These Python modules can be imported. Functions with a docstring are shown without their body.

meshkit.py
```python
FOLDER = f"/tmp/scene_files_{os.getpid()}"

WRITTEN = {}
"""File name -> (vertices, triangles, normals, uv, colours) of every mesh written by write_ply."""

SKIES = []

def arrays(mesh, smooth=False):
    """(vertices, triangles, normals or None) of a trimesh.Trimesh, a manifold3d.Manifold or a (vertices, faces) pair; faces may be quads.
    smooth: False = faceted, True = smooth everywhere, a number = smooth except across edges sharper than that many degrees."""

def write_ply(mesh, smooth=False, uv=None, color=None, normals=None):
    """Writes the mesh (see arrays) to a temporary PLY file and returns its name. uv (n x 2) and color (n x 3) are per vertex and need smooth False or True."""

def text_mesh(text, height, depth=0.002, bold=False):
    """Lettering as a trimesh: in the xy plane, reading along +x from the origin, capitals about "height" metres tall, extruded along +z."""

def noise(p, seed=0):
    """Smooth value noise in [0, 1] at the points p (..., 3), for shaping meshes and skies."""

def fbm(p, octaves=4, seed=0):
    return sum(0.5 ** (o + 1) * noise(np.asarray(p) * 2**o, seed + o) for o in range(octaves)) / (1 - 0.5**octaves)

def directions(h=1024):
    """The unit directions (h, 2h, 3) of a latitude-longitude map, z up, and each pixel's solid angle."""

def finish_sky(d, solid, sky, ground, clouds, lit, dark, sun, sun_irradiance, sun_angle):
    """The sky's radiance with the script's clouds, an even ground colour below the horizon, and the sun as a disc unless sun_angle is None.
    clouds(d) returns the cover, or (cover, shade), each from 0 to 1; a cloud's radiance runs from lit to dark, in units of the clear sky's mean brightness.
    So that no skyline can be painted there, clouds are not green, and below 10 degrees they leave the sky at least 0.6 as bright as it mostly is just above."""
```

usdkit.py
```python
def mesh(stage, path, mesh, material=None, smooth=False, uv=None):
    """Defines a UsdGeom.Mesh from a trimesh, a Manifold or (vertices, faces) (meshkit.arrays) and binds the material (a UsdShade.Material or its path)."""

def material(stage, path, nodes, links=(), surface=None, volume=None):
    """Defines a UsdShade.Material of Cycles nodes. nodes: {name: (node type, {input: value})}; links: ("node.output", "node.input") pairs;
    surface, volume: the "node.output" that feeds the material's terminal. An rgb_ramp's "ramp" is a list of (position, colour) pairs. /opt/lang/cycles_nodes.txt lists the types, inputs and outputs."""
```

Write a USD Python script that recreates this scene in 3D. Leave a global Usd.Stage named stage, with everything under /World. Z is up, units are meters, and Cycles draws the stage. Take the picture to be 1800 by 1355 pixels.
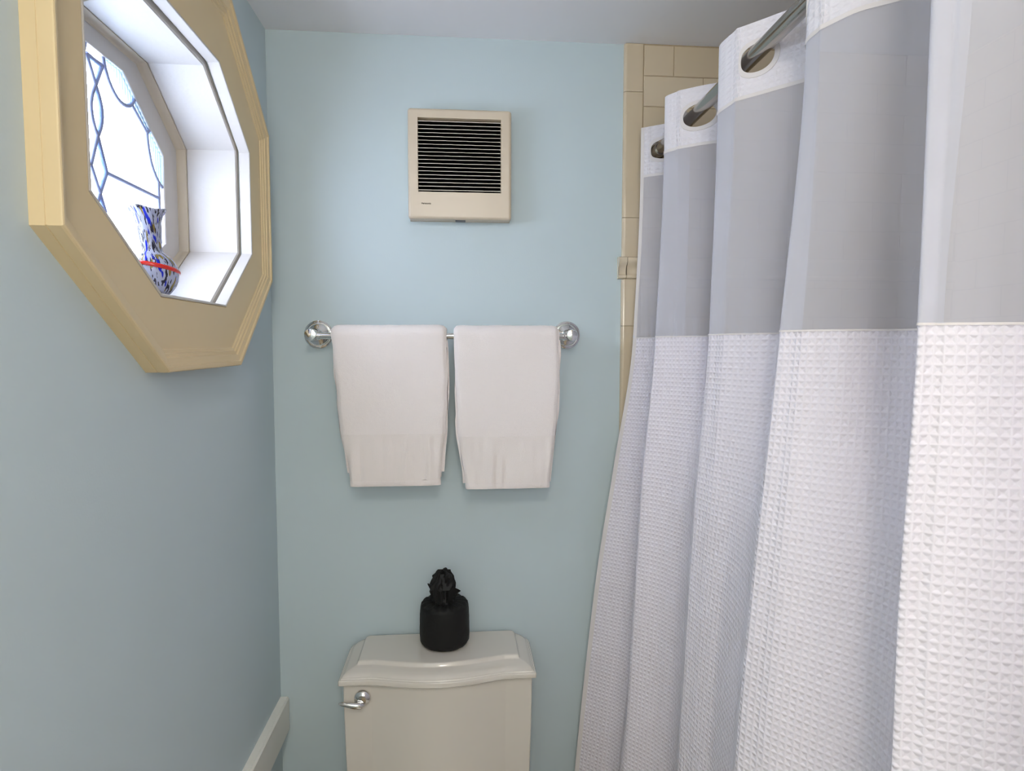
import math, random
import numpy as np
import trimesh
import shapely
from shapely.geometry import Polygon, LineString, Point
from shapely.ops import polygonize, unary_union
from scipy.interpolate import PchipInterpolator
from scipy.spatial import Delaunay
from pxr import Usd, UsdGeom, UsdLux, UsdShade, Gf, Sdf
import usdkit, meshkit

stage = Usd.Stage.CreateInMemory()
UsdGeom.SetStageUpAxis(stage, UsdGeom.Tokens.z)
UsdGeom.SetStageMetersPerUnit(stage, 1.0)
UsdGeom.Xform.Define(stage, '/World')

# ------------------------------------------------------------------ camera, sky, lamps' strength, exposure
CAM = UsdGeom.Camera.Define(stage, '/World/camera')
_s = Gf.Matrix4d()
_R = np.array([[0.99666096, -0.00099797, -0.08164522],
               [-0.00421283, 0.99796497, -0.06362522],
               [0.08154257, 0.06375673, 0.99462852]])          # rows: right, down, forward (in x, -z, y)
_w = lambda r: np.array([r[0], r[2], -r[1]])
_rt, _dn, _fw = (_w(r) for r in _R)
_s.SetRow(0, Gf.Vec4d(*_rt, 0)); _s.SetRow(1, Gf.Vec4d(*(-_dn), 0)); _s.SetRow(2, Gf.Vec4d(*(-_fw), 0))
_s.SetRow(3, Gf.Vec4d(0.4564, -1.5114, 1.47, 1))
CAM.AddTransformOp().Set(_s)
CAM.CreateHorizontalApertureAttr(36.0); CAM.CreateVerticalApertureAttr(36.0 * 1355 / 1800)
CAM.CreateFocalLengthAttr(36.0 * 1067.06 / 1800)
CAM.CreateClippingRangeAttr(Gf.Vec2f(0.02, 100))
CAM.CreateExposureAttr(0.72)

sky = UsdLux.DomeLight.Define(stage, '/World/sky')
sky.CreateColorAttr(Gf.Vec3f(0.74, 0.82, 1.0)); sky.CreateIntensityAttr(2.3)

LAMP = 19.0                      # vanity globes, emission strength
CEILING_FILL = 37.0              # added ceiling fill light, emission strength
LAMP_COLOR = (1.0, 0.925, 0.82)

# ------------------------------------------------------------------ helpers
_names = {}
def numbered(path):
    k = _names.get(path, 0); _names[path] = k + 1
    return path if k == 0 else f'{path}_{k:03d}'
def setd(prim, **kw):
    for k, v in kw.items():
        if v: prim.SetCustomDataByKey(k, v)
    return prim
def obj(name, mesh, mat, parent=None, smooth=False, uv=None, **kw):
    base = parent.GetPath().pathString if parent is not None else '/World'
    m = usdkit.mesh(stage, numbered(f'{base}/{name}'), mesh, mat, smooth, uv)
    if uv is not None or kw.get('two'): m.CreateDoubleSidedAttr(True)
    kw.pop('two', None)
    return setd(m.GetPrim(), **kw)
def thing(name, loc=(0, 0, 0), **kw):
    x = UsdGeom.Xform.Define(stage, numbered(f'/World/{name}'))
    x.AddTranslateOp().Set(Gf.Vec3d(*map(float, loc)))
    return setd(x.GetPrim(), **kw)
def lin(r, g, b):
    f = lambda c: c / 255 / 12.92 if c <= 10 else ((c / 255 + .055) / 1.055) ** 2.4
    return (f(r), f(g), f(b))
def cat(*ms):
    return trimesh.util.concatenate([m for m in ms])
def box(x0, x1, y0, y1, z0, z1, r=0.0):
    if r <= 0:
        m = trimesh.creation.box([x1 - x0, y1 - y0, z1 - z0])
        m.apply_translation([(x0 + x1) / 2, (y0 + y1) / 2, (z0 + z1) / 2]); return m
    import manifold3d as m3
    s = m3.Manifold.sphere(r, 16)
    pts = [s.translate((x, y, z)) for x in (x0 + r, x1 - r) for y in (y0 + r, y1 - r) for z in (z0 + r, z1 - r)]
    h = m3.Manifold.batch_hull(pts).to_mesh()
    return trimesh.Trimesh(h.vert_properties[:, :3], h.tri_verts, process=False)
def bevel_tile(x0, x1, z0, z1, yb, yf, b=0.0012):
    """a tile on a wall facing -y: 8-vertex base, bevelled front. 20 triangles"""
    o = [(x0, z0), (x1, z0), (x1, z1), (x0, z1)]
    i = [(x0 + b, z0 + b), (x1 - b, z0 + b), (x1 - b, z1 - b), (x0 + b, z1 - b)]
    v = [(x, yb, z) for x, z in o] + [(x, yf + b, z) for x, z in o] + [(x, yf, z) for x, z in i]
    f = []
    for a in (0, 4):
        for k in range(4):
            n = (k + 1) % 4
            f += [(a + k, a + n, a + 4 + n), (a + k, a + 4 + n, a + 4 + k)]
    f += [(8, 9, 10), (8, 10, 11), (0, 2, 1), (0, 3, 2)]
    return trimesh.Trimesh(np.array(v, float), np.array(f), process=False)
def lathe(profile, n=48, axis='z', closed=True):
    """profile of (r, h); revolved about an axis through the origin"""
    p = np.array(profile, float); a = np.linspace(0, 2 * math.pi, n, endpoint=False)
    v = np.stack([np.outer(p[:, 0], np.cos(a)), np.outer(p[:, 0], np.sin(a)), np.repeat(p[:, 1:2], n, 1)], -1).reshape(-1, 3)
    f = []
    for i in range(len(p) - 1):
        for k in range(n):
            q = (k + 1) % n
            f += [(i * n + k, i * n + q, (i + 1) * n + q), (i * n + k, (i + 1) * n + q, (i + 1) * n + k)]
    m = trimesh.Trimesh(v, np.array(f), process=False)
    m.merge_vertices(); m.update_faces(m.nondegenerate_faces()); 
    if axis == '-y':
        m.vertices = np.stack([m.vertices[:, 0], -m.vertices[:, 2], m.vertices[:, 1]], -1)
    elif axis == 'x':
        m.vertices = np.stack([m.vertices[:, 2], m.vertices[:, 0], m.vertices[:, 1]], -1)
    m.fix_normals(); return m
def tube(path, radii, n=16, cap=True, up=None):
    p = np.array(path, float); r = np.broadcast_to(np.array(radii, float), (len(p),))
    t = np.gradient(p, axis=0); t /= np.linalg.norm(t, axis=1, keepdims=True)
    if up is None: up = np.array([0, 0, 1.0]) if abs(t[0][2]) < .9 else np.array([1.0, 0, 0])
    v = []; a = np.linspace(0, 2 * math.pi, n, endpoint=False)
    for i in range(len(p)):
        s = np.cross(t[i], up); s /= np.linalg.norm(s); u = np.cross(s, t[i])
        v.append(p[i] + r[i] * (np.outer(np.cos(a), s) + np.outer(np.sin(a), u)))
    return loft(v, cap)
def loft(rings, cap=True, close=False):
    n = len(rings[0]); v = np.concatenate(rings); f = []; m = len(rings)
    for i in range(m if close else m - 1):
        j = (i + 1) % m
        for k in range(n):
            q = (k + 1) % n
            f += [(i * n + k, i * n + q, j * n + q), (i * n + k, j * n + q, j * n + k)]
    if cap and not close:
        c0, c1 = len(v), len(v) + 1
        v = np.vstack([v, rings[0].mean(0), rings[-1].mean(0)])
        for k in range(n):
            q = (k + 1) % n
            f += [(c0, q, k), (c1, (m - 1) * n + k, (m - 1) * n + q)]
    t = trimesh.Trimesh(v, np.array(f), process=False); t.fix_normals(); return t

# ------------------------------------------------------------------ materials
L = '/World/Looks/'
UsdGeom.Scope.Define(stage, '/World/Looks')
def plain(name, rgb, rough=0.5, metallic=0.0, spec=0.5, bump=None, coat=0.0, **kw):
    nodes = {'p': ('principled_bsdf', {'base_color': lin(*rgb), 'roughness': rough, 'metallic': metallic, 'specular_ior_level': spec, 'coat_weight': coat, **kw})}
    links = []
    if bump:
        scale, dist = bump
        nodes['g'] = ('geometry', {}); nodes['n'] = ('noise_texture', {'scale': scale, 'detail': 3.0})
        nodes['b'] = ('bump', {'strength': 1.0, 'distance': dist})
        links += [('g.position', 'n.vector'), ('n.fac', 'b.height'), ('b.normal', 'p.normal')]
    return usdkit.material(stage, L + name, nodes, links, 'p.BSDF')
M = {}
M['paint'] = plain('wall_paint', (200, 214, 219), 0.55, spec=0.3, bump=(260.0, 0.00012))
M['ceiling'] = plain('ceiling_paint', (243, 242, 244), 0.7, spec=0.2, bump=(200.0, 0.0002))
M['floor'] = usdkit.material(stage, L + 'floor_tile', {'g': ('geometry', {}), 'b': ('brick_texture', {'scale': 1.0, 'offset': 0.0, 'brick_width': 0.3, 'row_height': 0.3, 'mortar_size': 0.004, 'color1': lin(168, 150, 122), 'color2': lin(160, 142, 114), 'mortar': lin(130, 118, 100)}), 'p': ('principled_bsdf', {'roughness': 0.35})}, [('g.position', 'b.vector'), ('b.color', 'p.base_color')], 'p.BSDF')
M['casing'] = plain('cream_trim_paint', (223, 200, 157), 0.42, bump=(90.0, 0.0002))
M['white_trim'] = plain('white_trim_paint', (201, 196, 191), 0.42, bump=(110.0, 0.0003))
M['stop'] = plain('tan_stop_paint', (196, 184, 164), 0.5)  # one even tan, yellower than the white jamb and sash
M['rail'] = plain('rail_paint', (238, 236, 228), 0.45)
M['fan'] = plain('almond_plastic', (214, 198, 176), 0.32)
M['slat'] = plain('slat_plastic', (222, 212, 196), 0.35)
M['dark'] = plain('dark_cavity', (10, 9, 9), 0.8, spec=0.1)
M['ink'] = plain('print_ink', (45, 36, 30), 0.6)
M['latch'] = plain('latch_grey', (90, 92, 98), 0.5)
M['chrome'] = plain('chrome', (232, 230, 228), 0.06, metallic=1.0)
M['nickel'] = plain('brushed_nickel', (168, 163, 156), 0.14, metallic=1.0)
M['porcelain'] = plain('bisque_porcelain', (222, 215, 205), 0.16, coat=0.4)
M['porcelain_body'] = plain('bisque_porcelain_body', (222, 215, 205), 0.34)
M['black_paper'] = plain('black_tissue', (16, 16, 17), 0.62, spec=0.35, bump=(120.0, 0.0006))
M['grout'] = plain('grout', (176, 156, 128), 0.9)
M['lead'] = plain('lead_came', (150, 160, 196), 0.5)  # window glare put into the colour: lead made lighter and bluer
for k, c in enumerate([(214, 197, 171), (211, 194, 167), (217, 201, 176)]):
    M['tile%d' % k] = plain('glazed_tile_%d' % k, c, 0.16)
M['rail_tile'] = plain('glazed_rail_tile', (222, 207, 182), 0.14)
M['terry'] = usdkit.material(stage, L + 'white_terry', {
    'g': ('geometry', {}), 'n': ('noise_texture', {'scale': 900.0, 'detail': 2.0}), 'n2': ('noise_texture', {'scale': 120.0, 'detail': 2.0}),
    'a': ('math', {'math_type': 'multiply_add', 'value2': 0.6}),
    'b': ('bump', {'strength': 0.7, 'distance': 0.0012}),
    'p': ('principled_bsdf', {'base_color': lin(243, 234, 231), 'roughness': 0.95, 'specular_ior_level': 0.1, 'sheen_weight': 0.3, 'sheen_roughness': 0.6})},
    [('g.position', 'n.vector'), ('g.position', 'n2.vector'), ('n.fac', 'a.value1'), ('n2.fac', 'a.value3'), ('a.value', 'b.height'), ('b.normal', 'p.normal')], 'p.BSDF')
M['dobby'] = plain('white_dobby', (241, 232, 228), 0.85, spec=0.15, bump=(700.0, 0.0005))

def cloth(name, rgb, trans_rgb, trans, clear=0.0, cell=0.0, depth=0.0015, rough=0.9):
    nodes = {'d': ('diffuse_bsdf', {'color': lin(*rgb), 'roughness': 0.3}), 't': ('translucent_bsdf', {'color': lin(*trans_rgb)}),
             'm': ('mix_closure', {'fac': trans})}
    links = [('d.BSDF', 'm.closure1'), ('t.BSDF', 'm.closure2')]
    out = 'm.closure'
    if cell:
        nodes.update({'uv': ('texture_coordinate', {}), 'sp': ('separate_xyz', {}),
                      'ux': ('math', {'math_type': 'multiply', 'value2': math.pi / cell}), 'uy': ('math', {'math_type': 'multiply', 'value2': math.pi / cell}),
                      'cx': ('math', {'math_type': 'cosine'}), 'cy': ('math', {'math_type': 'cosine'}),
                      'ax': ('math', {'math_type': 'absolute'}), 'ay': ('math', {'math_type': 'absolute'}),
                      'px': ('math', {'math_type': 'power', 'value2': 2.4}), 'py': ('math', {'math_type': 'power', 'value2': 2.4}),
                      'h': ('math', {'math_type': 'smoothmax', 'value3': 0.35}), 'b': ('bump', {'strength': 1.0, 'distance': depth})})
        links += [('uv.UV', 'sp.vector'), ('sp.x', 'ux.value1'), ('sp.y', 'uy.value1'), ('ux.value', 'cx.value1'), ('uy.value', 'cy.value1'),
                  ('cx.value', 'ax.value1'), ('cy.value', 'ay.value1'), ('ax.value', 'px.value1'), ('ay.value', 'py.value1'),
                  ('px.value', 'h.value1'), ('py.value', 'h.value2'), ('h.value', 'b.height'), ('b.normal', 'd.normal'), ('b.normal', 't.normal')]
    if clear:
        # an open weave closes up when seen along the cloth
        nodes.update({'tr': ('transparent_bsdf', {'color': (1, 1, 1)}), 'm2': ('mix_closure', {}), 'lw': ('layer_weight', {'blend': 0.5}), 'op': ('math', {'math_type': 'multiply_add', 'value2': -clear, 'value3': clear})})
        links += [('lw.facing', 'op.value1'), ('op.value', 'm2.fac'), ('m.closure', 'm2.closure1'), ('tr.BSDF', 'm2.closure2')]
        out = 'm2.closure'
    return usdkit.material(stage, L + name, nodes, links, out)
M['waffle'] = cloth('white_waffle_cloth', (243, 238, 246), (236, 236, 240), 0.13, cell=0.0095, depth=0.0016)
M['header'] = cloth('white_header_cloth', (242, 238, 243), (236, 236, 240), 0.12, cell=0.0095, depth=0.0009)
M['ring'] = cloth('white_ring_cloth', (238, 232, 230), (236, 236, 240), 0.15)
M['voile'] = cloth('sheer_voile', (235, 234, 243), (236, 236, 246), 0.30, clear=0.35)

def glass(name, tint, kind=None):
    nodes = {'bf': ('geometry', {}), 'io': ('mix_float', {'a': 1.45, 'b': 1 / 1.45}), 'f': ('fresnel', {}), 't': ('transparent_bsdf', {'color': tint}), 'g': ('glossy_bsdf', {'color': (1, 1, 1), 'roughness': 0.03}), 'm': ('mix_closure', {})}
    links = [('bf.backfacing', 'io.fac'), ('io.result', 'f.IOR'), ('f.fac', 'm.fac'), ('t.BSDF', 'm.closure1'), ('g.BSDF', 'm.closure2')]
    if kind:
        if kind == 'reeded':
            nodes['x'] = ('wave_texture', {'wave_type': 'bands', 'bands_direction': 'y', 'profile': 'sine', 'scale': 38.0, 'distortion': 0.6})
        else:
            nodes['x'] = ('noise_texture', {'scale': 170.0, 'detail': 2.0})
        nodes['c'] = ('geometry', {})
        nodes['r'] = ('rgb_ramp', {'ramp': [(0.25, (0.42, 0.56, 0.70)), (0.7, tint)]})
        links += [('c.position', 'x.vector'), ('x.fac', 'r.fac'), ('r.color', 't.color')]
    return usdkit.material(stage, L + name, nodes, links, 'm.closure')
M['pane'] = glass('clear_pane', (0.97, 0.98, 0.99))
M['reeded'] = glass('reeded_pane', (0.86, 0.93, 0.97), 'reeded')
M['hammered'] = glass('hammered_pane', (0.86, 0.93, 0.97), 'noise')
M['fill_glow'] = usdkit.material(stage, L + 'lit_fill_shade', {'e': ('emission', {'color': LAMP_COLOR, 'strength': CEILING_FILL})}, [], 'e.emission')
M['globe'] = usdkit.material(stage, L + 'lit_globe', {'e': ('emission', {'color': LAMP_COLOR, 'strength': LAMP})}, [], 'e.emission')

# blown glass vase: white ground with dark, blue and ochre flecks
def vase_material():
    nodes = {
        'tc': ('texture_coordinate', {}), 'mp': ('mapping', {'scale': (1.5, 0.36, 1.0)}),
        'n1': ('noise_texture', {'scale': 190.0, 'detail': 1.0, 'distortion': 0.6}), 'r1': ('rgb_ramp', {'ramp': [(0.55, (0, 0, 0)), (0.59, (1, 1, 1))]}),
        'n2': ('noise_texture', {'scale': 80.0, 'detail': 1.0}), 'r2': ('rgb_ramp', {'ramp': [(0.60, (0, 0, 0)), (0.63, (1, 1, 1))]}),
        'n3': ('noise_texture', {'scale': 110.0, 'detail': 0.0}), 'r3': ('rgb_ramp', {'ramp': [(0.66, (0, 0, 0)), (0.69, (1, 1, 1))]}),
        'm1': ('mix', {'color1': lin(180, 184, 208), 'color2': lin(40, 38, 56)}),
        'm2': ('mix', {'color2': lin(26, 44, 196)}), 'm3': ('mix', {'color2': lin(140, 122, 60)}),
        'p': ('principled_bsdf', {'roughness': 0.16, 'coat_weight': 0.15}), 'tl': ('translucent_bsdf', {}), 'mm': ('mix_closure', {'fac': 0.14})}
    links = [('tc.UV', 'mp.vector'), ('mp.vector', 'n1.vector'), ('mp.vector', 'n2.vector'), ('mp.vector', 'n3.vector'),
             ('n1.fac', 'r1.fac'), ('n2.fac', 'r2.fac'), ('n3.fac', 'r3.fac'), ('r1.color', 'm1.fac'), ('r2.color', 'm2.fac'), ('m1.color', 'm2.color1'),
             ('r3.color', 'm3.fac'), ('m2.color', 'm3.color1'), ('m3.color', 'p.base_color'), ('m3.color', 'tl.color'), ('p.BSDF', 'mm.closure1'), ('tl.BSDF', 'mm.closure2')]
    return usdkit.material(stage, L + 'flecked_glass', nodes, links, 'mm.closure')
M['vase'] = vase_material()
M['vase_red'] = plain('red_glass_thread', (206, 38, 30), 0.1, coat=0.4)

# ------------------------------------------------------------------ room shell
H = 2.21; XR = 1.74; YF = -2.35; TX = 0.8546; WT = 0.155
OUT = [(-.100, 1.614), (-.100, 1.934), (-.306, 2.114), (-.592, 2.114), (-.820, 1.934), (-.820, 1.598), (-.594, 1.432), (-.306, 1.434)]
INN = [(-.193, 1.662), (-.193, 1.868), (-.340, 1.982), (-.580, 1.983), (-.7426, 1.868), (-.7426, 1.654), (-.580, 1.546), (-.341, 1.547)]
JMB = [(-.198, 1.664), (-.198, 1.870), (-.3434, 1.9745), (-.576, 1.9745), (-.736, 1.866), (-.736, 1.657), (-.578, 1.552), (-.343, 1.552)]
GLS = [(-.259, 1.670), (-.257, 1.838), (-.391, 1.939), (-.538, 1.939), (-.675, 1.838), (-.675, 1.685), (-.538, 1.590), (-.391, 1.590)]
oct_c = np.mean(JMB, 0)
def grow(p, d):
    p = np.array(p); v = p - oct_c; return p + v / np.linalg.norm(v, axis=1, keepdims=True) * d

w = thing('wall_left', kind='structure', label='pale blue painted wall with the octagonal window')
hole = grow(JMB, 0.016)
poly = Polygon([(YF, 0), (0.10, 0), (0.10, H + .05), (YF, H + .05)], [hole.tolist()])
m = trimesh.creation.extrude_polygon(poly, WT, engine='earcut')
m.vertices = np.stack([m.vertices[:, 2] - WT, m.vertices[:, 0], m.vertices[:, 1]], -1); m.fix_normals()
obj('plaster', m, M['paint'], w)

wb = thing('wall_back', kind='structure', label='pale blue painted end wall turning to beige tile behind the curtain')
obj('plaster', box(0, XR + .1, 0, 0.10, 0, H + .05), M['paint'], wb)
obj('tile_bed', box(TX + .004, XR, -.0068, 0, 0.0, H), M['grout'], wb)
rng = random.Random(4)
def tile_mat(): return M['tile%d' % rng.randrange(3)]
YT = -0.0092
zb = [2.209, 2.0942, 1.7900, 1.6925]
zb2 = [1.6395, 1.5221, 1.2173, 0.9125, 0.6077, 0.30, 0.01]
def bullnose(x0, x1, z0, z1):
    prof = [(x1, 0.0), (x1, YT)] + [(x0 + .007 - .007 * math.sin(a), YT + .007 - .007 * math.cos(a)) for a in np.linspace(0, math.pi / 2, 5)] + [(x0, 0.0)]
    rings = [np.array([(x, y, z) for x, y in prof]) for z in (z0, z1)]
    return loft(rings)
for zs in (zb, zb2):
    for a, b in zip(zs[:-1], zs[1:]):
        obj('bullnose_tile', bullnose(TX, .9010, b + .0007, a - .0007), tile_mat(), wb)
rowh = 0.0735; z = 2.1338 + rowh; k = 0
while z > 0.1:
    z0, z1 = z - rowh, min(z, H - .001)
    if not (z0 < 1.6925 and z1 > 1.6395):
        x = .9030 - (0.0756 if k % 2 == 0 else 0.0)
        while x < XR:
            a, b = max(x, .9030), min(x + .1512, XR)
            if b - a > .01: obj('wall_tile', bevel_tile(a + .0008, b - .0008, z0 + .0008, z1 - .0008, -.004, YT), tile_mat(), wb)
            x += .1512
    else:                                              # rows cut around the rail
        for c, d in ((max(z0, 1.6925), z1), (z0, min(z1, 1.6395))):
            if d - c > .008:
                x = .9030 - (0.0756 if k % 2 == 0 else 0.0)
                while x < XR:
                    a, b = max(x, .9030), min(x + .1512, XR)
                    if b - a > .01: obj('wall_tile', bevel_tile(a + .0008, b - .0008, c + .0008, d - .0008, -.004, YT), tile_mat(), wb)
                    x += .1512
    z -= rowh; k += 1
# moulded tile rail across the tiled part
prof = [(0.0, 1.6395), (-.012, 1.6400), (-.0150, 1.6430), (-.0150, 1.6470), (-.0115, 1.6510), (-.0115, 1.6600), (-.014, 1.6680), (-.0200, 1.6740), (-.0245, 1.6800), (-.0255, 1.6860), (-.0235, 1.6905), (-.019, 1.6925), (0.0, 1.6925)]
xs = [.8440, .8645] + [.8645 + .1512 * i for i in range(1, 7)]
for a, b in zip(xs[:-1], xs[1:]):
    b = min(b, XR)
    obj('rail_tile', loft([np.array([(x, y, zz) for y, zz in prof]) for x in (a + .0006, b - .0006)]), M['rail_tile'], wb, smooth=35)

tl = usdkit.material(stage, L + 'far_wall_tile', {'g': ('geometry', {}), 'm': ('mapping', {'mapping_type': 'point', 'rotation': (0, 0, 0)}), 's': ('separate_xyz', {}), 'c': ('combine_xyz', {}),
    'b': ('brick_texture', {'scale': 1.0, 'offset': 0.5, 'brick_width': 0.1512, 'row_height': 0.0735, 'mortar_size': 0.0016, 'color1': lin(206, 187, 160), 'color2': lin(203, 184, 156), 'mortar': lin(172, 152, 126)}),
    'p': ('principled_bsdf', {'roughness': 0.18})}, [('g.position', 's.vector'), ('s.y', 'c.x'), ('s.z', 'c.y'), ('c.vector', 'b.vector'), ('b.color', 'p.base_color')], 'p.BSDF')
obj('wall_right', box(XR, XR + .1, YF, 0, 0, H + .05), tl, kind='structure', label='beige tiled shower wall behind the curtain')
obj('wall_front', box(0, XR, YF - .1, YF, 0, H + .05), M['paint'], kind='structure', label='pale blue wall behind the camera')
obj('ceiling', box(0, XR, YF, 0, H, H + .05), M['ceiling'], kind='structure', label='white painted ceiling')
obj('floor', box(-WT, XR + .1, YF - .1, .1, -.08, 0), M['floor'], kind='structure', label='tiled bathroom floor')

# chair rail low on the left wall
def rail_prof(y): return np.array([(0.0, y, .509), (.018, y, .509), (.0205, y, .5115), (.0205, y, .592), (.0165, y, .596), (0.0, y, .596)])
obj('trim_1', loft([rail_prof(-.0035), rail_prof(YF)]), M['rail'], kind='structure', label='white wooden rail along the bottom of the left wall')

# ------------------------------------------------------------------ window
win = thing('window_1', kind='structure', label='octagonal leaded window with cream casing and deep white jamb')
def seg_sweep(A, B, prof, k):
    """profile of (t between A and B, x) swept along side k of two octagons"""
    A, B = np.array(A), np.array(B); rings = []
    for i in (k, (k + 1) % 8):
        rings.append(np.array([(x, *(A[i] + (B[i] - A[i]) * t)) for t, x in prof]))
    m_ = loft(rings, cap=False); m_.fix_normals(); return m_
casing = [(0, 0), (0, .0158), (.012, .0164), (.012, .0180), (0, .0186), (0, .0315), (.012, .0338), (.035, .0345), (.075, .0340), (.09, .0310), (.185, .0295), (.20, .0268), (.245, .0262), (.258, .0236), (.295, .0230), (.310, .0205), (.33, .0200), (.985, .0200), (1, .0188), (1, 0)]
JI = grow(JMB, 0.0)
IN3 = grow(INN, .004)
strip = [(0, 0.0002), (0, .0206), (.25, .0212), (.8, .0210), (1, .0200), (1, .0002)]
for k in range(8): obj('edge_strip', seg_sweep(IN3, INN, strip, k), M['white_trim'], win)
for k in range(8): obj('casing_board', seg_sweep(OUT, IN3, casing, k), M['casing'], win, smooth=25)
JO = grow(JMB, .015)
jprof = [(0, -.0045), (.80, -.0045), (1, -.0065), (1, -.0995), (.9, -.102), (0, -.102)]
for k in range(8): obj('jamb_board', seg_sweep(JO, JI, jprof, k), M['white_trim'], win)
# sill stop / reveal strip between casing and jamb is the casing edge; sash next
sash = [(-.2, -.1175), (.12, -.1175), (.93, -.1185), (.985, -.1195), (1, -.1210), (1, -.1350), (-.2, -.1350)]
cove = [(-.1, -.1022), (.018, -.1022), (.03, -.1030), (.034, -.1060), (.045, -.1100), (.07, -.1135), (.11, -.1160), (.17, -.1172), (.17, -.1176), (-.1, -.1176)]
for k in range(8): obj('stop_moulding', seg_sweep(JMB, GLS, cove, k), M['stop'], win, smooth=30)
for k in range(8): obj('sash_rail', seg_sweep(JMB, GLS, sash, k), M['white_trim'], win, smooth=25)
# lead pattern in the glass plane (y, z), drawn for the half away from the door and mirrored
GX = -.1245; YC = -.4655
half = [
    [(YC, 1.9235), (-.4440, 1.9245)], [(-.4440, 1.9245), (YC, 1.8850)],
    [(-.4420, 1.9400), (-.4370, 1.9240), (-.4300, 1.9105), (-.4160, 1.8960), (-.4010, 1.8880), (-.3850, 1.8860), (-.3710, 1.8890), (-.3590, 1.8960), (-.3510, 1.9050), (-.3440, 1.9200)],
    [(-.3590, 1.8960), (-.3080, 1.8640)],
    [(-.2990, 1.8720), (-.3080, 1.8640), (-.3060, 1.8410), (-.3000, 1.8200), (-.2880, 1.8000), (-.2700, 1.7840), (-.2540, 1.7780)],
    [(YC, 1.8850), (-.4570, 1.8700), (-.4510, 1.8500), (-.4530, 1.8300), (YC, 1.8060)],
    [(YC, 1.8060), (-.4440, 1.7540), (YC, 1.7150)],
    [(-.4440, 1.7540), (-.2720, 1.7540)],
    [(-.2720, 1.7860), (-.2720, 1.6680)],
    [(YC, 1.7150), (-.4530, 1.6900), (YC, 1.6650)],
    [(-.2720, 1.7000), (-.3000, 1.6760), (-.3100, 1.6500), (-.3300, 1.6280)],
    [(-.3560, 1.6120), (-.3750, 1.6280), (-.4000, 1.6340), (-.4240, 1.6260), (-.4420, 1.6040), (-.4450, 1.5880)],
    [(YC, 1.6650), (YC, 1.5900)],
]
lines = []
for l in half:
    lines.append(np.array(l))
    if any(y != YC for y, z in l): lines.append(np.array([(2 * YC - y, z) for y, z in l]))
def smooth_line(p, n=24):
    if len(p) < 3: return p
    t = np.r_[0, np.cumsum(np.linalg.norm(np.diff(p, axis=0), axis=1))]
    from scipy.interpolate import CubicSpline
    return CubicSpline(t, p)(np.linspace(0, t[-1], n))
sharp = {10, 11, 12, 13, 18, 19}
gp = Polygon(GLS)
geo = []
for i, p in enumerate(lines):
    q = p if len(p) < 4 else smooth_line(p)
    geo.append(LineString(q))
    pts = np.array([(GX + .0, y, z) for y, z in q])
    obj('lead_came', came, M['lead'], win, smooth=40) if (came := tube(pts, .0035, 10, up=np.array([1.0, 0, 0]))) is not None else None
ext = []
for g in geo:                                             # lengthen a hair so that the panes close
    c = np.array(g.coords); a = c[0] + (c[0] - c[1]) / np.linalg.norm(c[0] - c[1]) * .006; b = c[-1] + (c[-1] - c[-2]) / np.linalg.norm(c[-1] - c[-2]) * .006
    ext.append(LineString(np.vstack([a, c, b])))
cells = [c.intersection(gp) for c in polygonize(unary_union(ext + [LineString(GLS + [GLS[0]]).buffer(.001).exterior]))]
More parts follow.
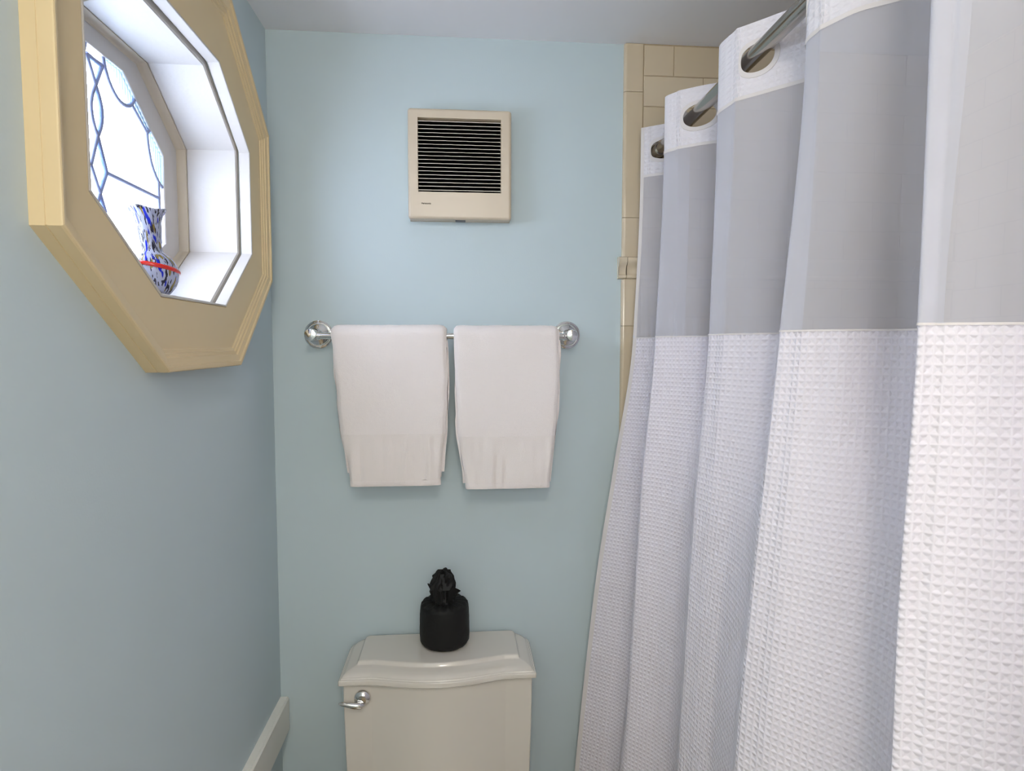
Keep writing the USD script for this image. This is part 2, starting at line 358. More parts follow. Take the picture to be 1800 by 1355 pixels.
for c in cells:
    for g in (getattr(c, 'geoms', [c])):
        if g.geom_type != 'Polygon' or g.area < 4e-5: continue
        edge = g.distance(LineString(GLS + [GLS[0]])) < .004
        mid = abs(g.centroid.x - YC) < .012
        mat = M['pane'] if g.area > .006 else (M['hammered'] if mid and not edge else (M['reeded'] if g.area > .0004 else M['pane']))
        pm = trimesh.creation.extrude_polygon(g.simplify(.0004), .003, engine='earcut')
        pm.vertices = np.stack([pm.vertices[:, 2] + GX - .0015, pm.vertices[:, 0], pm.vertices[:, 1]], -1); pm.fix_normals()
        obj('pane', pm, mat, win)

# ------------------------------------------------------------------ shower rod
rx, rz = .935, 1.946
rod = thing('shower_rod', (rx, 0, rz), label='brushed metal shower curtain rod running through the white curtain header', category='curtain rod')
def ycyl(prof): return lathe(prof, 40, '-y')
obj('rod_tube', ycyl([(0, .006), (.0128, .006), (.0128, 1.56), (0, 1.56)]), M['nickel'], rod, smooth=40)
obj('end_flange', ycyl([(0, .0095), (.030, .0095), (.030, .013), (.027, .018), (.0205, .021), (.0165, .026), (.0165, .050), (.0150, .053), (0, .053)]), M['nickel'], rod, smooth=40)
obj('end_flange', ycyl([(0, 1.53), (.0165, 1.53), (.0165, 1.555), (.030, 1.56), (.030, 1.57), (0, 1.57)]), M['nickel'], rod, smooth=40)
# the wall at the tap end of the tub, just behind the camera's side
obj('wall_shower_end', box(.90, XR, -1.68, -1.57, 0, H), tl, kind='structure', label='short wall at the near end of the shower')

# ------------------------------------------------------------------ shower curtain
LV = [2.0, 1.88, 1.49, 1.17, .91, .51, .12]
A = [(.888, -.045), (.905, -.058), (.937, -.080), (.982, -.115), (.945, -.170),
     (.886, -.222), (.902, -.262), (.940, -.290), (.988, -.326), (.950, -.388),
     (.908, -.443), (.9115, -.507), (.950, -.550), (.992, -.606), (.955, -.655),
     (.921, -.699), (.918, -.738), (.940, -.782), (.984, -.820), (1.002, -.880),
     (.893, -.958), (.901, -.985), (.945, -1.010), (1.000, -1.032), (.955, -1.140),
     (.900, -1.220), (.903, -1.270), (.935, -1.310), (.975, -1.340), (.950, -1.400),
     (.900, -1.450), (.910, -1.490)]
B = [(.879, -.032), (.905, -.060), (.930, -.085), (.970, -.132), (.920, -.180),
     (.8757, -.215), (.912, -.262), (.945, -.295), (.978, -.315), (.945, -.385),
     (.9005, -.443), (.9010, -.490), (.938, -.550), (.980, -.606), (.935, -.655),
     (.895, -.700), (.904, -.735), (.952, -.764), (1.008, -.781), (1.012, -.848),
     (.892, -.960), (.904, -.977), (.955, -.988), (1.010, -1.012), (.962, -1.130),
     (.895, -1.220), (.898, -1.262), (.930, -1.305), (.970, -1.340), (.945, -1.400),
     (.895, -1.450), (.905, -1.490)]
C = [(.835, -.028), (.868, -.055), (.900, -.085), (.915, -.130), (.880, -.178),
     (.850, -.215), (.898, -.268), (.915, -.310), (.915, -.350), (.898, -.400),
     (.880, -.443), (.886, -.495), (.905, -.545), (.905, -.600), (.890, -.652),
     (.868, -.700), (.880, -.742), (.922, -.782), (.965, -.829), (.956, -.902),
     (.884, -.960), (.900, -.980), (.945, -1.000), (.990, -1.030), (.940, -1.130),
     (.880, -1.220), (.885, -1.262), (.920, -1.305), (.955, -1.340), (.930, -1.400),
     (.880, -1.450), (.890, -1.490)]
Dl = [(.796, -.028), (.832, -.056), (.868, -.088), (.888, -.132), (.862, -.180),
     (.8373, -.215), (.886, -.268), (.902, -.310), (.902, -.350), (.886, -.400),
     (.868, -.443), (.872, -.495), (.886, -.545), (.878, -.595), (.868, -.652),
     (.850, -.700), (.864, -.744), (.903, -.786), (.940, -.838), (.930, -.904),
     (.884, -.960), (.900, -.982), (.942, -1.003), (.985, -1.035), (.935, -1.130),
     (.875, -1.220), (.882, -1.262), (.915, -1.305), (.950, -1.340), (.925, -1.400),
     (.875, -1.450), (.885, -1.490)]
sh = lambda P, d, d0: [(x - (d0 if i < 5 else d), y) for i, (x, y) in enumerate(P)]
E_ = sh(Dl, .016, .042); F_ = sh(Dl, .030, .075)
CP = np.array([A, A, B, C, Dl, E_, F_])                   # level, point, xy
zi = np.array(LV)[::-1]
plan = PchipInterpolator(zi, CP[::-1], axis=0)             # z -> control points
NSEG = 9
def catmull(P, n=NSEG):
    P = np.vstack([2 * P[0] - P[1], P, 2 * P[-1] - P[-2]]); out = []
    t = np.linspace(0, 1, n, endpoint=False)[:, None]
    for i in range(1, len(P) - 2):
        p0, p1, p2, p3 = P[i - 1:i + 3]
        ten = .42
        m1, m2 = ten * (p2 - p0), ten * (p3 - p1)
        out.append((2 * t**3 - 3 * t**2 + 1) * p1 + (t**3 - 2 * t**2 + t) * m1 + (-2 * t**3 + 3 * t**2) * p2 + (t**3 - t**2) * m2)
    return np.vstack(out + [P[-2:-1]])
def row(z):
    P = plan(np.clip(z, .12, 2.0)); Q = []
    for i, p_ in enumerate(P):
        if i % 5 == 1 and i + 1 < len(P):                     # a pressed crease beside every outer fold
            e = .16 + .26 * float(np.clip((1.80 - z) / .22, 0, 1))
            p_ = p_ + ((P[i - 1] + P[i + 1]) / 2 - p_) * .35 * float(np.clip((1.80 - z) / .22, 0, 1))
            Q += [p_ + (P[i - 1] - p_) * e, p_, p_ + (P[i + 1] - p_) * e]
        else: Q.append(p_)
    p = catmull(np.array(Q), 7)
    return p
# arc length along the cloth, kept the same from top to bottom
ref = row(1.49); NU = len(ref)
arc_at = lambda z: np.r_[0, np.cumsum(np.linalg.norm(np.diff(row(z), axis=0), axis=1))]
S = arc_at(1.49); SW = arc_at(1.12)
def sheet(zs, off=0.0, cols=slice(None), wob=0.0, zoff=None):
    V, U = [], []
    for z in zs:
        p = row(z)[cols]; s = S[cols]
        if off or wob:
            t = np.gradient(p, axis=0); t /= np.linalg.norm(t, axis=1, keepdims=True)
            nrm = np.stack([t[:, 1], -t[:, 0]], -1)        # towards the room
            w_ = off
            p = p + nrm * (w_ if np.ndim(w_) else w_)
        zz = np.full(len(p), z)
        V.append(np.column_stack([p, zz])); U.append(np.column_stack([s, zz]))
    n = len(V[0]); v = np.vstack(V); u = np.vstack(U); f = []
    for i in range(len(zs) - 1):
        a = np.arange(n - 1) + i * n
        f.append(np.stack([a, a + 1, a + n + 1, a + n], 1))
    return (v, np.vstack(f)), u
cur = thing('shower_curtain', label='white waffle weave shower curtain with a sheer band and rod holes, filling the right side', category='shower curtain')
ZS, ZH = 1.492, 1.880            # seam of waffle and sheer, bottom of header
# waffle panel
zs = np.r_[np.linspace(.12, 1.40, 60), np.linspace(1.41, ZS, 10)]
mw, uw = sheet(zs); uw[:, 0] = np.tile(SW, len(zs)); obj('waffle_panel', mw, M['waffle'], cur, smooth=True, uv=uw)
# seam welt: a narrow folded strip along the top of the waffle
mm, uu = sheet(np.array([ZS - .0014, ZS - .0008, ZS + .0006, ZS + .0010]), .0010); obj('seam_welt', mm, M['ring'], cur, smooth=True, uv=uu)
# sheer panel with small gathers near its lower seam
zs = np.r_[np.linspace(ZS + .0005, ZS + .09, 14), np.linspace(ZS + .12, ZH, 22)]
mv, uvv = sheet(zs)
v = mv[0]; s = uvv[:, 0]; zz = v[:, 2]
fall = np.exp(-(zz - ZS) / .045)
g = meshkit.noise(np.stack([s * 130, np.zeros_like(s), np.zeros_like(s)], -1), 3) - .5
v[:, 0] += g * .0035 * fall; v[:, 1] += g * .002 * fall
obj('sheer_panel', (v, mv[1]), M['voile'], cur, smooth=True, uv=uvv)
# header band with a hole wherever the cloth crosses the rod
pr = row(1.94); cross = []
for i in range(NU - 1):
    a, b = pr[i, 0] - rx, pr[i + 1, 0] - rx
    if a * b < 0: cross.append(S[i] + (S[i + 1] - S[i]) * a / (a - b))
HZ = rz - .0085; HR = .0225; ZT = 1.995
def surf(s, z, off=0.0):
    s = np.atleast_1d(s); z = np.broadcast_to(z, s.shape); out = np.zeros((len(s), 3))
    p = row(1.94)
    t = np.gradient(p, axis=0); t /= np.linalg.norm(t, axis=1, keepdims=True)
    nrm = np.stack([t[:, 1], -t[:, 0]], -1)
    for k in (0, 1): out[:, k] = np.interp(s, S, p[:, k] + nrm[:, k] * off)
    out[:, 2] = z
    return out
bar_s = np.linspace(0, S[-1], 700); bar_z = np.linspace(ZH, ZT, 18)
G = np.stack(np.meshgrid(bar_s, bar_z), -1).reshape(-1, 2)
tree = [(c, HZ) for c in cross]
keep = np.ones(len(G), bool); ringpts = []
# a hole as seen along the rod is round: along the cloth it is stretched where the cloth slants
def stretch(c):
    i = np.clip(np.searchsorted(S, c), 1, NU - 1); d = pr[i] - pr[i - 1]; d /= np.linalg.norm(d)
    return 1.0
for c, hz in tree:
    k_ = stretch(c)
    keep &= (((G[:, 0] - c) / k_) ** 2 + (G[:, 1] - hz) ** 2) > (HR + .0015) ** 2
    a = np.linspace(0, 2 * math.pi, 48, endpoint=False); ringpts.append(np.stack([c + HR * k_ * np.cos(a), hz + HR * np.sin(a)], -1))
pts = np.vstack([G[keep]] + ringpts)
tri = Delaunay(pts * [1, 1]).simplices
cen = pts[tri].mean(1); ok = np.ones(len(tri), bool)
for c, hz in tree: ok &= (((cen[:, 0] - c) / stretch(c)) ** 2 + (cen[:, 1] - hz) ** 2) > (HR * .985) ** 2
tri = tri[ok]
hv = surf(pts[:, 0], pts[:, 1])
obj('header_band', trimesh.Trimesh(hv, tri, process=False), M['header'], cur, smooth=True, uv=pts)
for c, hz in tree:                                        # flat reinforcing ring around each hole
    k_ = stretch(c); a = np.linspace(0, 2 * math.pi, 48, endpoint=False); rr = []
    for r_, o in ((HR, -.0010), (HR, .0012), (HR + .0075, .0012), (HR + .0085, -.0010)):
        rr.append(surf(c + r_ * k_ * np.cos(a), hz + r_ * np.sin(a), o))
    obj('hole_ring', loft(rr, cap=False, close=True), M['ring'], cur, smooth=40)
# hems: bottom of header, top, leading edge
mm, uu = sheet(np.array([ZH - .003, ZH - .002, ZH + .002, ZH + .003]), .0010); obj('header_hem', mm, M['ring'], cur, smooth=True, uv=uu)
mm, uu = sheet(np.r_[np.linspace(.12, ZT, 70)], .0012, slice(0, 4)); obj('side_hem', mm, M['ring'], cur, smooth=True, uv=uu)

# ------------------------------------------------------------------ exhaust fan
fan = thing('exhaust_fan', (.4535, 0, 1.899), label='square almond wall vent fan with dark louvred grille high on the blue wall', category='exhaust fan')
import manifold3d as m3
def mani(t): return m3.Manifold(m3.Mesh(np.asarray(t.vertices, np.float32), np.asarray(t.faces, np.uint32)))
fx0, fx1, fz0, fz1 = -.1225, .1215, -.1270, .1285
base = box(fx0 + .002, fx1 - .002, -.010, -.0005, fz0 + .001, fz1 - .001)
obj('base_plate', base, M['fan'], fan)
outer = box(fx0, fx1, -.0420, -.0100, fz0, fz1, .007)
gx0, gx1, gz0, gz1 = -.0992, .0968, -.0643, .1063
body = mani(outer) - mani(box(gx0, gx1, -.06, -.0130, gz0, gz1))
obj('front_cover', body, M['fan'], fan, smooth=30)
obj('grille_cavity', cat(box(gx0, gx1, -.0150, -.0128, gz0, gz1)), M['dark'], fan)
n = 19; pitch = (gz1 - gz0) / (n + .35)
for i in range(n):
    zc = gz1 - pitch * (i + .95)
    sl = loft([np.array([(x, -.0412, zc - .0002), (x, -.0412, zc + .0013), (x, -.0395, zc + .0018), (x, -.0240, zc + .0063), (x, -.0240, zc + .0054), (x, -.0395, zc + .0005)]) for x in (gx0 - .0005, gx1 + .0005)])
    obj('slat', sl, M['slat'], fan)
t = meshkit.text_mesh('Panasonic', .0034, .0004, bold=True)
t.vertices = np.stack([t.vertices[:, 0] * .98, -t.vertices[:, 2], t.vertices[:, 1]], -1); t.fix_normals()
t.apply_translation([.3622 - .4535, -.0420, 1.8058 - 1.899]); obj('logo_print', t, M['ink'], fan, label='small dark maker lettering')
obj('release_tab', box(-.012, .012, -.030, -.020, fz0 - .0030, fz0 + .002, .0012), M['latch'], fan, label='grey release tab')

# ------------------------------------------------------------------ towel bar
bar = thing('towel_bar', (.11, 0, 1.499), label='chrome towel bar with round wall rosettes carrying two white towels', category='towel rail')
BY, BZ = -.072, -.004
for dx in (0.0, .6065):
    r1 = ycyl([(0, .0005), (.0345, .0005), (.0345, .0035), (.0335, .0060), (.0305, .0075), (.0285, .0065), (.0270, .0070), (.0262, .0095), (.0235, .0125), (.0180, .0145), (.0135, .0175), (.0115, .0230), (.0105, .0300), (.0100, .0520), (.0115, .0545), (.0130, .0560)])
    r1.apply_translation([dx, 0, 0]); obj('rosette', r1, M['chrome'], bar, smooth=35)
    hd = ycyl([(0, .0555), (.0130, .0555), (.0142, .0600), (.0142, .0840), (.0128, .0880), (.0060, .0895), (0, .0895)])
    hd.apply_translation([dx, 0, BZ * .5]); obj('post_head', hd, M['chrome'], bar, smooth=35)
rd = lathe([(0, .006), (.0075, .006), (.0075, .6005), (0, .6005)], 32, 'x'); rd.apply_translation([0, BY, BZ]); obj('rail', rd, M['chrome'], bar, smooth=40)
for a in (.0128, .5860):
    cl = lathe([(.0070, 0), (.0100, 0), (.0100, .0055), (.0070, .0055)], 32, 'x'); cl.apply_translation([a, BY, BZ]); obj('collar', cl, M['chrome'], bar, smooth=40)

# ------------------------------------------------------------------ towels
by, bz = BY, 1.499 + BZ
def towel(name, label, top, mid, bot, zbot, zband, seed, layer):
    t = thing(name, label=label, category='towel', group=None)
    r0 = .0080                                             # clears the bar
    th = .0175
    rc = r0 + th / 2
    # centre line (y, z) from front hem over the bar to the back hem
    fy = by - rc
    path, wl, wr, part = [], [], [], []
    zs_ = np.r_[np.linspace(zbot, zband - .003, 18), np.linspace(zband + .003, bz, 34)]
    def edges(z):
        a = np.interp(z, [zbot, zband, bz + rc], [bot[0], mid[0], top[0]]); b = np.interp(z, [zbot, zband, bz + rc], [bot[1], mid[1], top[1]])
        bow = .004 * math.sin(math.pi * np.clip((z - zband) / (bz - zband), 0, 1))
        return a - bow * 0.4, b + bow
    C_ = [(fy, z) for z in zs_]
    C_ += [(by - rc * math.cos(a), bz + rc * math.sin(a)) for a in np.linspace(0, math.pi, 22)[1:]]
    C_ += [(by + rc, z) for z in np.linspace(bz, zbot + .012, 30)[1:]]
    C_ = np.array(C_)
    T_ = np.gradient(C_, axis=0); T_ /= np.linalg.norm(T_, axis=1, keepdims=True)
    N_ = np.stack([-T_[:, 1], T_[:, 0]], -1)               # outward (front: -y)
    na = 44
    def section(i, thick, inset=0.0, pleat=0.0):
        z = C_[i, 1]; a, b = edges(z); a += inset; b -= inset
        ang = np.linspace(0, 2 * math.pi, na * 2, endpoint=False)
        e = 2.0 / 14.0; e2 = 2.0 / 2.6
        cx_ = np.sign(np.cos(ang)) * np.abs(np.cos(ang)) ** e; sy_ = np.sign(np.sin(ang)) * np.abs(np.sin(ang)) ** e2
        # even spread along the width
        x = np.where(np.abs(np.cos(ang)) > 0, (a + b) / 2 + (b - a) / 2 * np.sin(np.linspace(0, 2 * math.pi, na * 2, endpoint=False) + math.pi / 2), 0)
        u = np.linspace(-1, 1, na)
        xs_ = np.r_[u, u[::-1]]; side = np.r_[np.ones(na), -np.ones(na)]
        hh = thick / 2 * np.sqrt(np.clip(1 - np.abs(xs_) ** 18, 0, 1)) * side
        X = (a + b) / 2 + (b - a) / 2 * xs_
        q = np.stack([X * 14, np.full_like(X, z * 9), side], -1)
        und = (meshkit.fbm(q, 3, seed) - .5) * .006 * (side > 0)
        fine = (meshkit.noise(np.stack([X * 260, np.full_like(X, z * 260), side], -1), seed + 9) - .5) * .0007
        pl = pleat * (meshkit.noise(np.stack([X * 95, np.full_like(X, z * 7), side * 0], -1), seed + 5) - .5) * (side > 0)
        edge_w = (meshkit.noise(np.stack([np.sign(xs_) * 3, np.full_like(X, z * 30), side], -1), seed + 2) - .5) * .0035 * np.abs(xs_) ** 8
        d = hh + und + fine + pl
        yz = C_[i] + np.outer(d, N_[i])
        return np.column_stack([X + edge_w, yz])
    nb = 18
    body_r = [section(i, th) for i in range(nb, len(C_))]
    # rounded lower end of the body, tucked into the band
    obj('terry_body', loft(body_r), M['terry'], t, smooth=50)
    band_r = []
    for i in range(nb + 1):
        f_ = i / nb; pl = .0115 * math.sin(math.pi * min(1, f_ * 1.02)) ** .6 if f_ < 1 else 0
        thk = th * (.90 if 0.10 < f_ < .98 else 1.0)
        if i == 0: thk = th * .8
        band_r.append(section(i, thk, .0008 if f_ > .1 else 0, pl))
    obj('dobby_band', loft(band_r[2:]), M['dobby'], t, smooth=50)
    obj('hem', loft([band_r[0], band_r[1], band_r[2], band_r[2] * .999 + band_r[3] * .001]), M['terry'], t, smooth=50)
    # folded-under layer seen at the edges behind the front face
    lay = []
    for z in np.linspace(zbot + layer[2], bz - .01, 30):
        a, b = edges(z); a -= layer[0] * (1 if z < zband + .05 else .5); b += layer[1]
        u = np.linspace(-1, 1, 14); xs_ = np.r_[u, u[::-1]]; side = np.r_[np.ones(14), -np.ones(14)]
        hh = .0032 * np.sqrt(np.clip(1 - np.abs(xs_) ** 10, 0, 1)) * side
        wob = (meshkit.noise(np.stack([np.sign(xs_), np.full_like(xs_, z * 22), xs_ * 0], -1), seed + 31) - .5) * .005 * np.abs(xs_)
        lay.append(np.column_stack([(a + b) / 2 + (b - a) / 2 * xs_ + wob, fy + .0075 + hh, np.full_like(xs_, z)]))
    obj('folded_layer', loft(lay), M['terry'], t, smooth=50)
    return t
towel('hand_towel', 'left white terry hand towel folded over the chrome bar', (.1570, .4205), (.1765, .4165), (.1965, .4045), 1.1450, 1.2640, 11, (.003, .004, .030))
towel('hand_towel', 'right white terry hand towel folded over the chrome bar, nearer the shower curtain', (.4378, .6855), (.4470, .6757), (.4640, .6630), 1.1345, 1.2560, 27, (.0045, .0035, .012))

# ------------------------------------------------------------------ toilet
tx = .4005
toi = thing('toilet', (tx, 0, 0), label='bisque toilet tank with stepped bow-front lid below the towels', category='toilet')
def outline(hw, yb, yf, bow, crease, back_r=.02, n=28):
    """closed plan outline, counter-clockwise from the back left; bow-fronted between +-crease"""
    P = []
    for x in (-1, ): P += [(-hw + back_r * (1 - math.sin(a)), yb - back_r * (1 - math.cos(a))) for a in np.linspace(0, math.pi / 2, 6)]
    P += [(-hw, yf + .02 + (yb - back_r - yf - .02) * (1 - t_)) for t_ in np.linspace(.1, 1, 5)]
    P += [(-hw + .003 - .003 * math.cos(a), yf + .003 - .003 * math.sin(a)) for a in np.linspace(0, math.pi / 2, 4)]
    P += [(x, yf) for x in np.linspace(-hw + .006, -crease - .002, 5)]
    u = np.linspace(-1, 1, n)
    P += [(crease * k, yf - bow * (math.cos(math.pi * k / 2) ** 1.15 if abs(k) < 1 else 0)) for k in u]
    P += [(x, yf) for x in np.linspace(crease + .002, hw - .006, 5)]
    P += [(hw - .003 + .003 * math.sin(a), yf + .003 - .003 * math.cos(a)) for a in np.linspace(0, math.pi / 2, 4)]
    P += [(hw, yf + .02 + (yb - back_r - yf - .02) * t_) for t_ in np.linspace(0, .9, 5)]
    P += [(hw - back_r * (1 - math.cos(a)), yb - back_r * (1 - math.sin(a))) for a in np.linspace(0, math.pi / 2, 6)]
    return np.array(P)
def at(P, z): return np.column_stack([P, np.full(len(P), z)])
ZP = .757
lv = [(.2055, -.012, -.178, .022, .150, ZP - .036, .03), (.2190, -.010, -.1905, .024, .150, ZP - .0355, .035), (.2205, -.010, -.192, .024, .150, ZP - .034, .035), (.2205, -.010, -.192, .024, .150, ZP - .0255, .035), (.2188, -.010, -.190, .024, .150, ZP - .0235, .034),
      (.2165, -.012, -.1875, .024, .150, ZP - .0232, .034), (.2150, -.013, -.186, .024, .150, ZP - .0205, .033), (.2125, -.014, -.1835, .024, .150, ZP - .0200, .033), (.2105, -.015, -.181, .024, .150, ZP - .0165, .032),
      (.2050, -.017, -.174, .024, .150, ZP - .0130, .03), (.1960, -.020, -.163, .024, .150, ZP - .0098, .024), (.1885, -.024, -.1555, .024, .150, ZP - .0085, .018), (.1850, -.026, -.152, .024, .150, ZP - .0070, .014), (.1838, -.027, -.1508, .024, .150, ZP - .0022, .012), (.1815, -.028, -.1485, .024, .150, ZP - .0004, .010), (.1790, -.030, -.1460, .024, .150, ZP, .008)]
rings = [at(outline(a, b, c, d, e, rr), z) for a, b, c, d, e, z, rr in lv]
obj('tank_lid', loft(rings), M['porcelain'], toi, smooth=42)
rings = []
for z, k in ((.385, .0), (.40, .35), (.42, .6), (.50, .80), (.60, .92), (.716, 1.0), (.7205, 1.0)):
    hw = .190 + .0225 * k; yf = -.153 - .0225 * k
    rings.append(at(outline(hw, -.018, yf, .027, .150, .02), z))
obj('tank_body', loft(rings), M['porcelain_body'], toi, smooth=24)
hx, hz, hy = .2293 - tx, .6856, -.1775
es = ycyl([(0, .0), (.0185, .0), (.0188, .003), (.0170, .0065), (.0120, .0095), (.0095, .0110), (.0090, .0150), (0, .0155)]); es.apply_translation([hx + .002, hy, hz + .001])
es_p = obj('flush_handle', es, M['chrome'], toi, smooth=35, label='chrome trip lever')
pth = [(hx + .006, hy - .0150, hz - .007), (hx + .000, hy - .0185, hz - .0072), (hx - .012, hy - .0200, hz - .0055), (hx - .028, hy - .0205, hz - .0022), (hx - .042, hy - .0200, hz + .0005), (hx - .047, hy - .0195, hz + .0010)]
obj('lever_arm', tube(pth, [.0050, .0078, .0074, .0056, .0042, .0015], 18), M['chrome'], es_p, smooth=50)
# bowl, seat and seat cover (below the frame)
def oval(cy, rx_, ry_, z, n=40):
    a = np.linspace(0, 2 * math.pi, n, endpoint=False); return np.column_stack([rx_ * np.cos(a), cy + ry_ * np.sin(a) * np.where(np.sin(a) > 0, .85, 1.0), np.full(n, z)])
obj('bowl', loft([oval(-.36, .11, .22, 0), oval(-.36, .105, .215, .03), oval(-.37, .10, .19, .14), oval(-.40, .13, .23, .27), oval(-.42, .175, .275, .36), oval(-.43, .18, .285, .385)]), M['porcelain'], toi, smooth=50)
obj('deck', box(-.17, .17, -.26, -.02, .30, .386, .02), M['porcelain'], toi, smooth=40)
obj('seat', loft([oval(-.44, .178, .275, .3855), oval(-.44, .185, .28, .392), oval(-.44, .183, .278, .404), oval(-.44, .17, .26, .4055)]), M['porcelain'], toi, smooth=50)
obj('seat_cover', loft([oval(-.44, .18, .277, .406), oval(-.44, .186, .281, .411), oval(-.44, .182, .276, .422), oval(-.44, .15, .24, .427)]), M['porcelain'], toi, smooth=50)

# ------------------------------------------------------------------ black wrapped toilet roll
rl = thing('wrapped_toilet_roll', (.4115, -.0775, ZP), label='toilet roll wrapped in black tissue with twisted top, standing on the tank lid', category='toilet roll')
def crump(m, amp, f, seed):
    n_ = m.vertex_normals; d = (meshkit.fbm(m.vertices * f + 7, 3, seed) - .5)[:, None]; m.vertices = m.vertices + n_ * d * amp; return m
pr_ = [(0, .0004), (.040, .0004), (.049, .0015), (.0555, .005), (.0588, .0110), (.0596, .02), (.0594, .05), (.0585, .08), (.0575, .092), (.0555, .0985), (.050, .1025), (.040, .1045), (.025, .1045), (.014, .1060), (0, .1065)]
P2 = []
for a, b in zip(pr_[:-1], pr_[1:]):
    for t_ in np.linspace(0, 1, 4, endpoint=False): P2.append((a[0] + (b[0] - a[0]) * t_, a[1] + (b[1] - a[1]) * t_))
P2.append(pr_[-1])
bdy = lathe(P2, 72)
low = bdy.vertices[:, 2].copy()
bdy = crump(bdy, .0018, 60, 2)
top_w = np.clip((low - .094) / .01, 0, 1); ang = np.arctan2(bdy.vertices[:, 1], bdy.vertices[:, 0])
bdy.vertices[:, 2] += top_w * .0022 * np.sin(ang * 17) * np.clip(np.linalg.norm(bdy.vertices[:, :2], axis=1) / .05, 0, 1)
bdy.vertices[:, 2] = np.maximum(bdy.vertices[:, 2], .0003)
obj('paper_wrap', bdy, M['black_paper'], rl, smooth=45)
# the gathered tuft: a crumpled neck opening into ragged leaves
r2 = np.random.default_rng(5)
ringsT = []
na = 60; a = np.linspace(0, 2 * math.pi, na, endpoint=False)
for h, r_, x0 in ((.098, .030, -.004), (.107, .028, -.004), (.114, .0260, -.005), (.125, .0265, -.006), (.137, .0275, -.007), (.147, .026, -.006), (.153, .0250, -.003), (.162, .0235, -.002), (.169, .0215, -.002), (.1740, .0170, -.001), (.1760, .004, -.001)):
    rr = r_ * (1 + .16 * np.sin(3 * a + h * 60) + .12 * np.sin(7 * a + h * 90 + 1) + .07 * np.sin(13 * a - h * 120))
    ringsT.append(np.column_stack([x0 + rr * np.cos(a), rr * np.sin(a) * .9, h + .004 * np.sin(5 * a + h * 40) * (h > .11)]))
obj('tuft', crump(loft(ringsT), .006, 120, 8), M['black_paper'], rl, smooth=25)
def leaf(pts, th=.0016, seed=0):
    p = np.array(pts, float); c = p.mean(0); n_ = np.cross(p[1] - p[0], p[2] - p[0]); n_ /= np.linalg.norm(n_)
    m = loft([p + n_ * th, p - n_ * th]); 
    for _ in range(2): m = m.subdivide()
    return crump(m, .004, 150, seed)
obj('tuft_leaf', leaf([(-.020, -.012, .104), (-.0385, -.014, .151), (-.022, -.018, .148), (-.004, -.022, .150), (.002, -.022, .106)], seed=1), M['black_paper'], rl, smooth=25)
obj('tuft_leaf', leaf([(.006, -.016, .102), (.010, -.018, .138), (.022, -.012, .141), (.038, -.004, .128), (.030, -.002, .120), (.022, -.006, .103)], seed=2), M['black_paper'], rl, smooth=25)
obj('tuft_leaf', leaf([(-.012, -.022, .138), (-.020, -.016, .160), (-.010, -.012, .172), (.014, -.012, .172), (.020, -.014, .150), (.012, -.022, .136)], seed=3), M['black_paper'], rl, smooth=25)

# ------------------------------------------------------------------ vase on the sill
vz = 1.5522
vs = thing('flecked_vase', (-.050, -.455, vz), label='small blown glass vase with blue, black and red flecks on the window sill', category='vase')
vp = [(.0, .0004), (.017, .0004), (.0195, .002), (.026, .008), (.033, .018), (.0375, .030), (.0385, .040), (.0365, .050), (.031, .060), (.024, .067), (.0185, .072), (.0165, .078), (.0160, .090), (.0170, .105), (.0185, .118), (.0215, .128), (.0262, .1345), (.0278, .1375), (.0270, .1390), (.0245, .1385), (.0185, .130), (.0145, .115), (.013, .095), (.013, .080), (0, .078)]
n = 72; from scipy.interpolate import interp1d
pp = np.array(vp); tt = np.r_[0, np.cumsum(np.linalg.norm(np.diff(pp, axis=0), axis=1))]
pp = np.column_stack([PchipInterpolator(tt, pp[:, k])(np.linspace(0, tt[-1], 110)) for k in (0, 1)])
arc = np.linspace(0, tt[-1], 110)
a = np.linspace(0, 2 * math.pi, n + 1)
def lean(h): return -.016 * np.clip(h / .14, 0, 1) ** 1.2
V = np.stack([np.outer(pp[:, 0], np.cos(a)), np.outer(pp[:, 0], np.sin(a)) + lean(pp[:, 1])[:, None], np.repeat(pp[:, 1:2], n + 1, 1)], -1)
rim = np.clip((pp[:, 1] - .122) / .015, 0, 1)[:, None]
V[:, :, 2] += rim * .0022 * np.sin(3 * a + .6) ; V[:, :, 0] *= 1
tw = np.clip((pp[:, 1] - .06) * 9, 0, 1.2)[:, None]
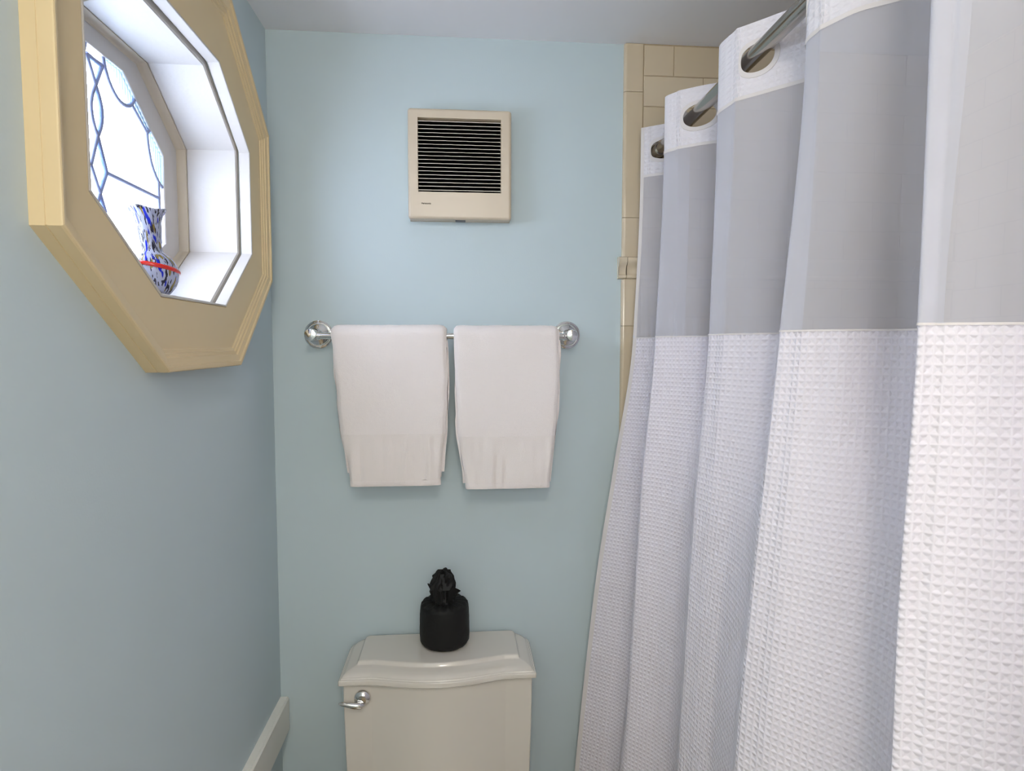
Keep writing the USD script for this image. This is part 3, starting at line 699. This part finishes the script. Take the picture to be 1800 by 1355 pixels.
UV = np.stack([np.outer(np.ones(len(pp)), a) * .03 + tw * .02, np.repeat(arc[:, None], n + 1, 1), np.zeros((len(pp), n + 1))], -1)
q = []
for i in range(len(pp) - 1):
    k = np.arange(n) + i * (n + 1); q.append(np.stack([k, k + 1, k + n + 2, k + n + 1], 1))
obj('vase_body', (V.reshape(-1, 3), np.vstack(q)), M['vase'], vs, smooth=True, uv=UV.reshape(-1, 3)[:, :2])
aa = np.linspace(-2.2, .6, 40)
def rad(h): return np.interp(h, pp[:70, 1], pp[:70, 0])
hh = .048 - .006 * (aa + 1.1); obj('red_thread', tube(np.column_stack([(rad(hh) + .0002) * np.cos(aa), (rad(hh) + .0002) * np.sin(aa) + lean(hh), hh]), .0036 * np.sin(np.linspace(.15, math.pi - .15, 40)) ** .4, 10), M['vase_red'], vs, smooth=True, label='red glass thread')

# ------------------------------------------------------------------ vanity light on the wall behind the camera
vl = thing('vanity_light', (.50, YF, 1.66), label='three globe vanity light on the wall behind the camera', category='wall lamp')
obj('back_plate', box(-.28, .28, .0005, .03, -.05, .05, .01), M['chrome'], vl, smooth=40)
for x in (-.2, 0, .2):
    arm = lathe([(0, 0), (.018, 0), (.018, .06), (0, .06)], 24); arm.vertices = np.stack([arm.vertices[:, 0] + x, arm.vertices[:, 2] + .028, arm.vertices[:, 1]], -1); arm.fix_normals()
    obj('arm', arm, M['chrome'], vl, smooth=40)
    s_ = trimesh.creation.icosphere(3, .07); s_.apply_translation([x, .14, 0]); obj('globe', s_, M['globe'], vl, smooth=True)

cl = thing('added_ceiling_fill', (.46, -1.85, H), label='added unseen fill light on the ceiling above the camera', category='fill light')  # unseen fill light, added to brighten the left wall
obj('base_plate', lathe([(0, -.0005), (.115, -.0005), (.115, -.018), (.105, -.022), (0, -.022)], 48), M['nickel'], cl, smooth=35)
obj('fill_shade', lathe([(0, -.085), (.03, -.083), (.06, -.074), (.085, -.056), (.098, -.036), (.100, -.0225), (0, -.0225)], 48), M['fill_glow'], cl, smooth=35)
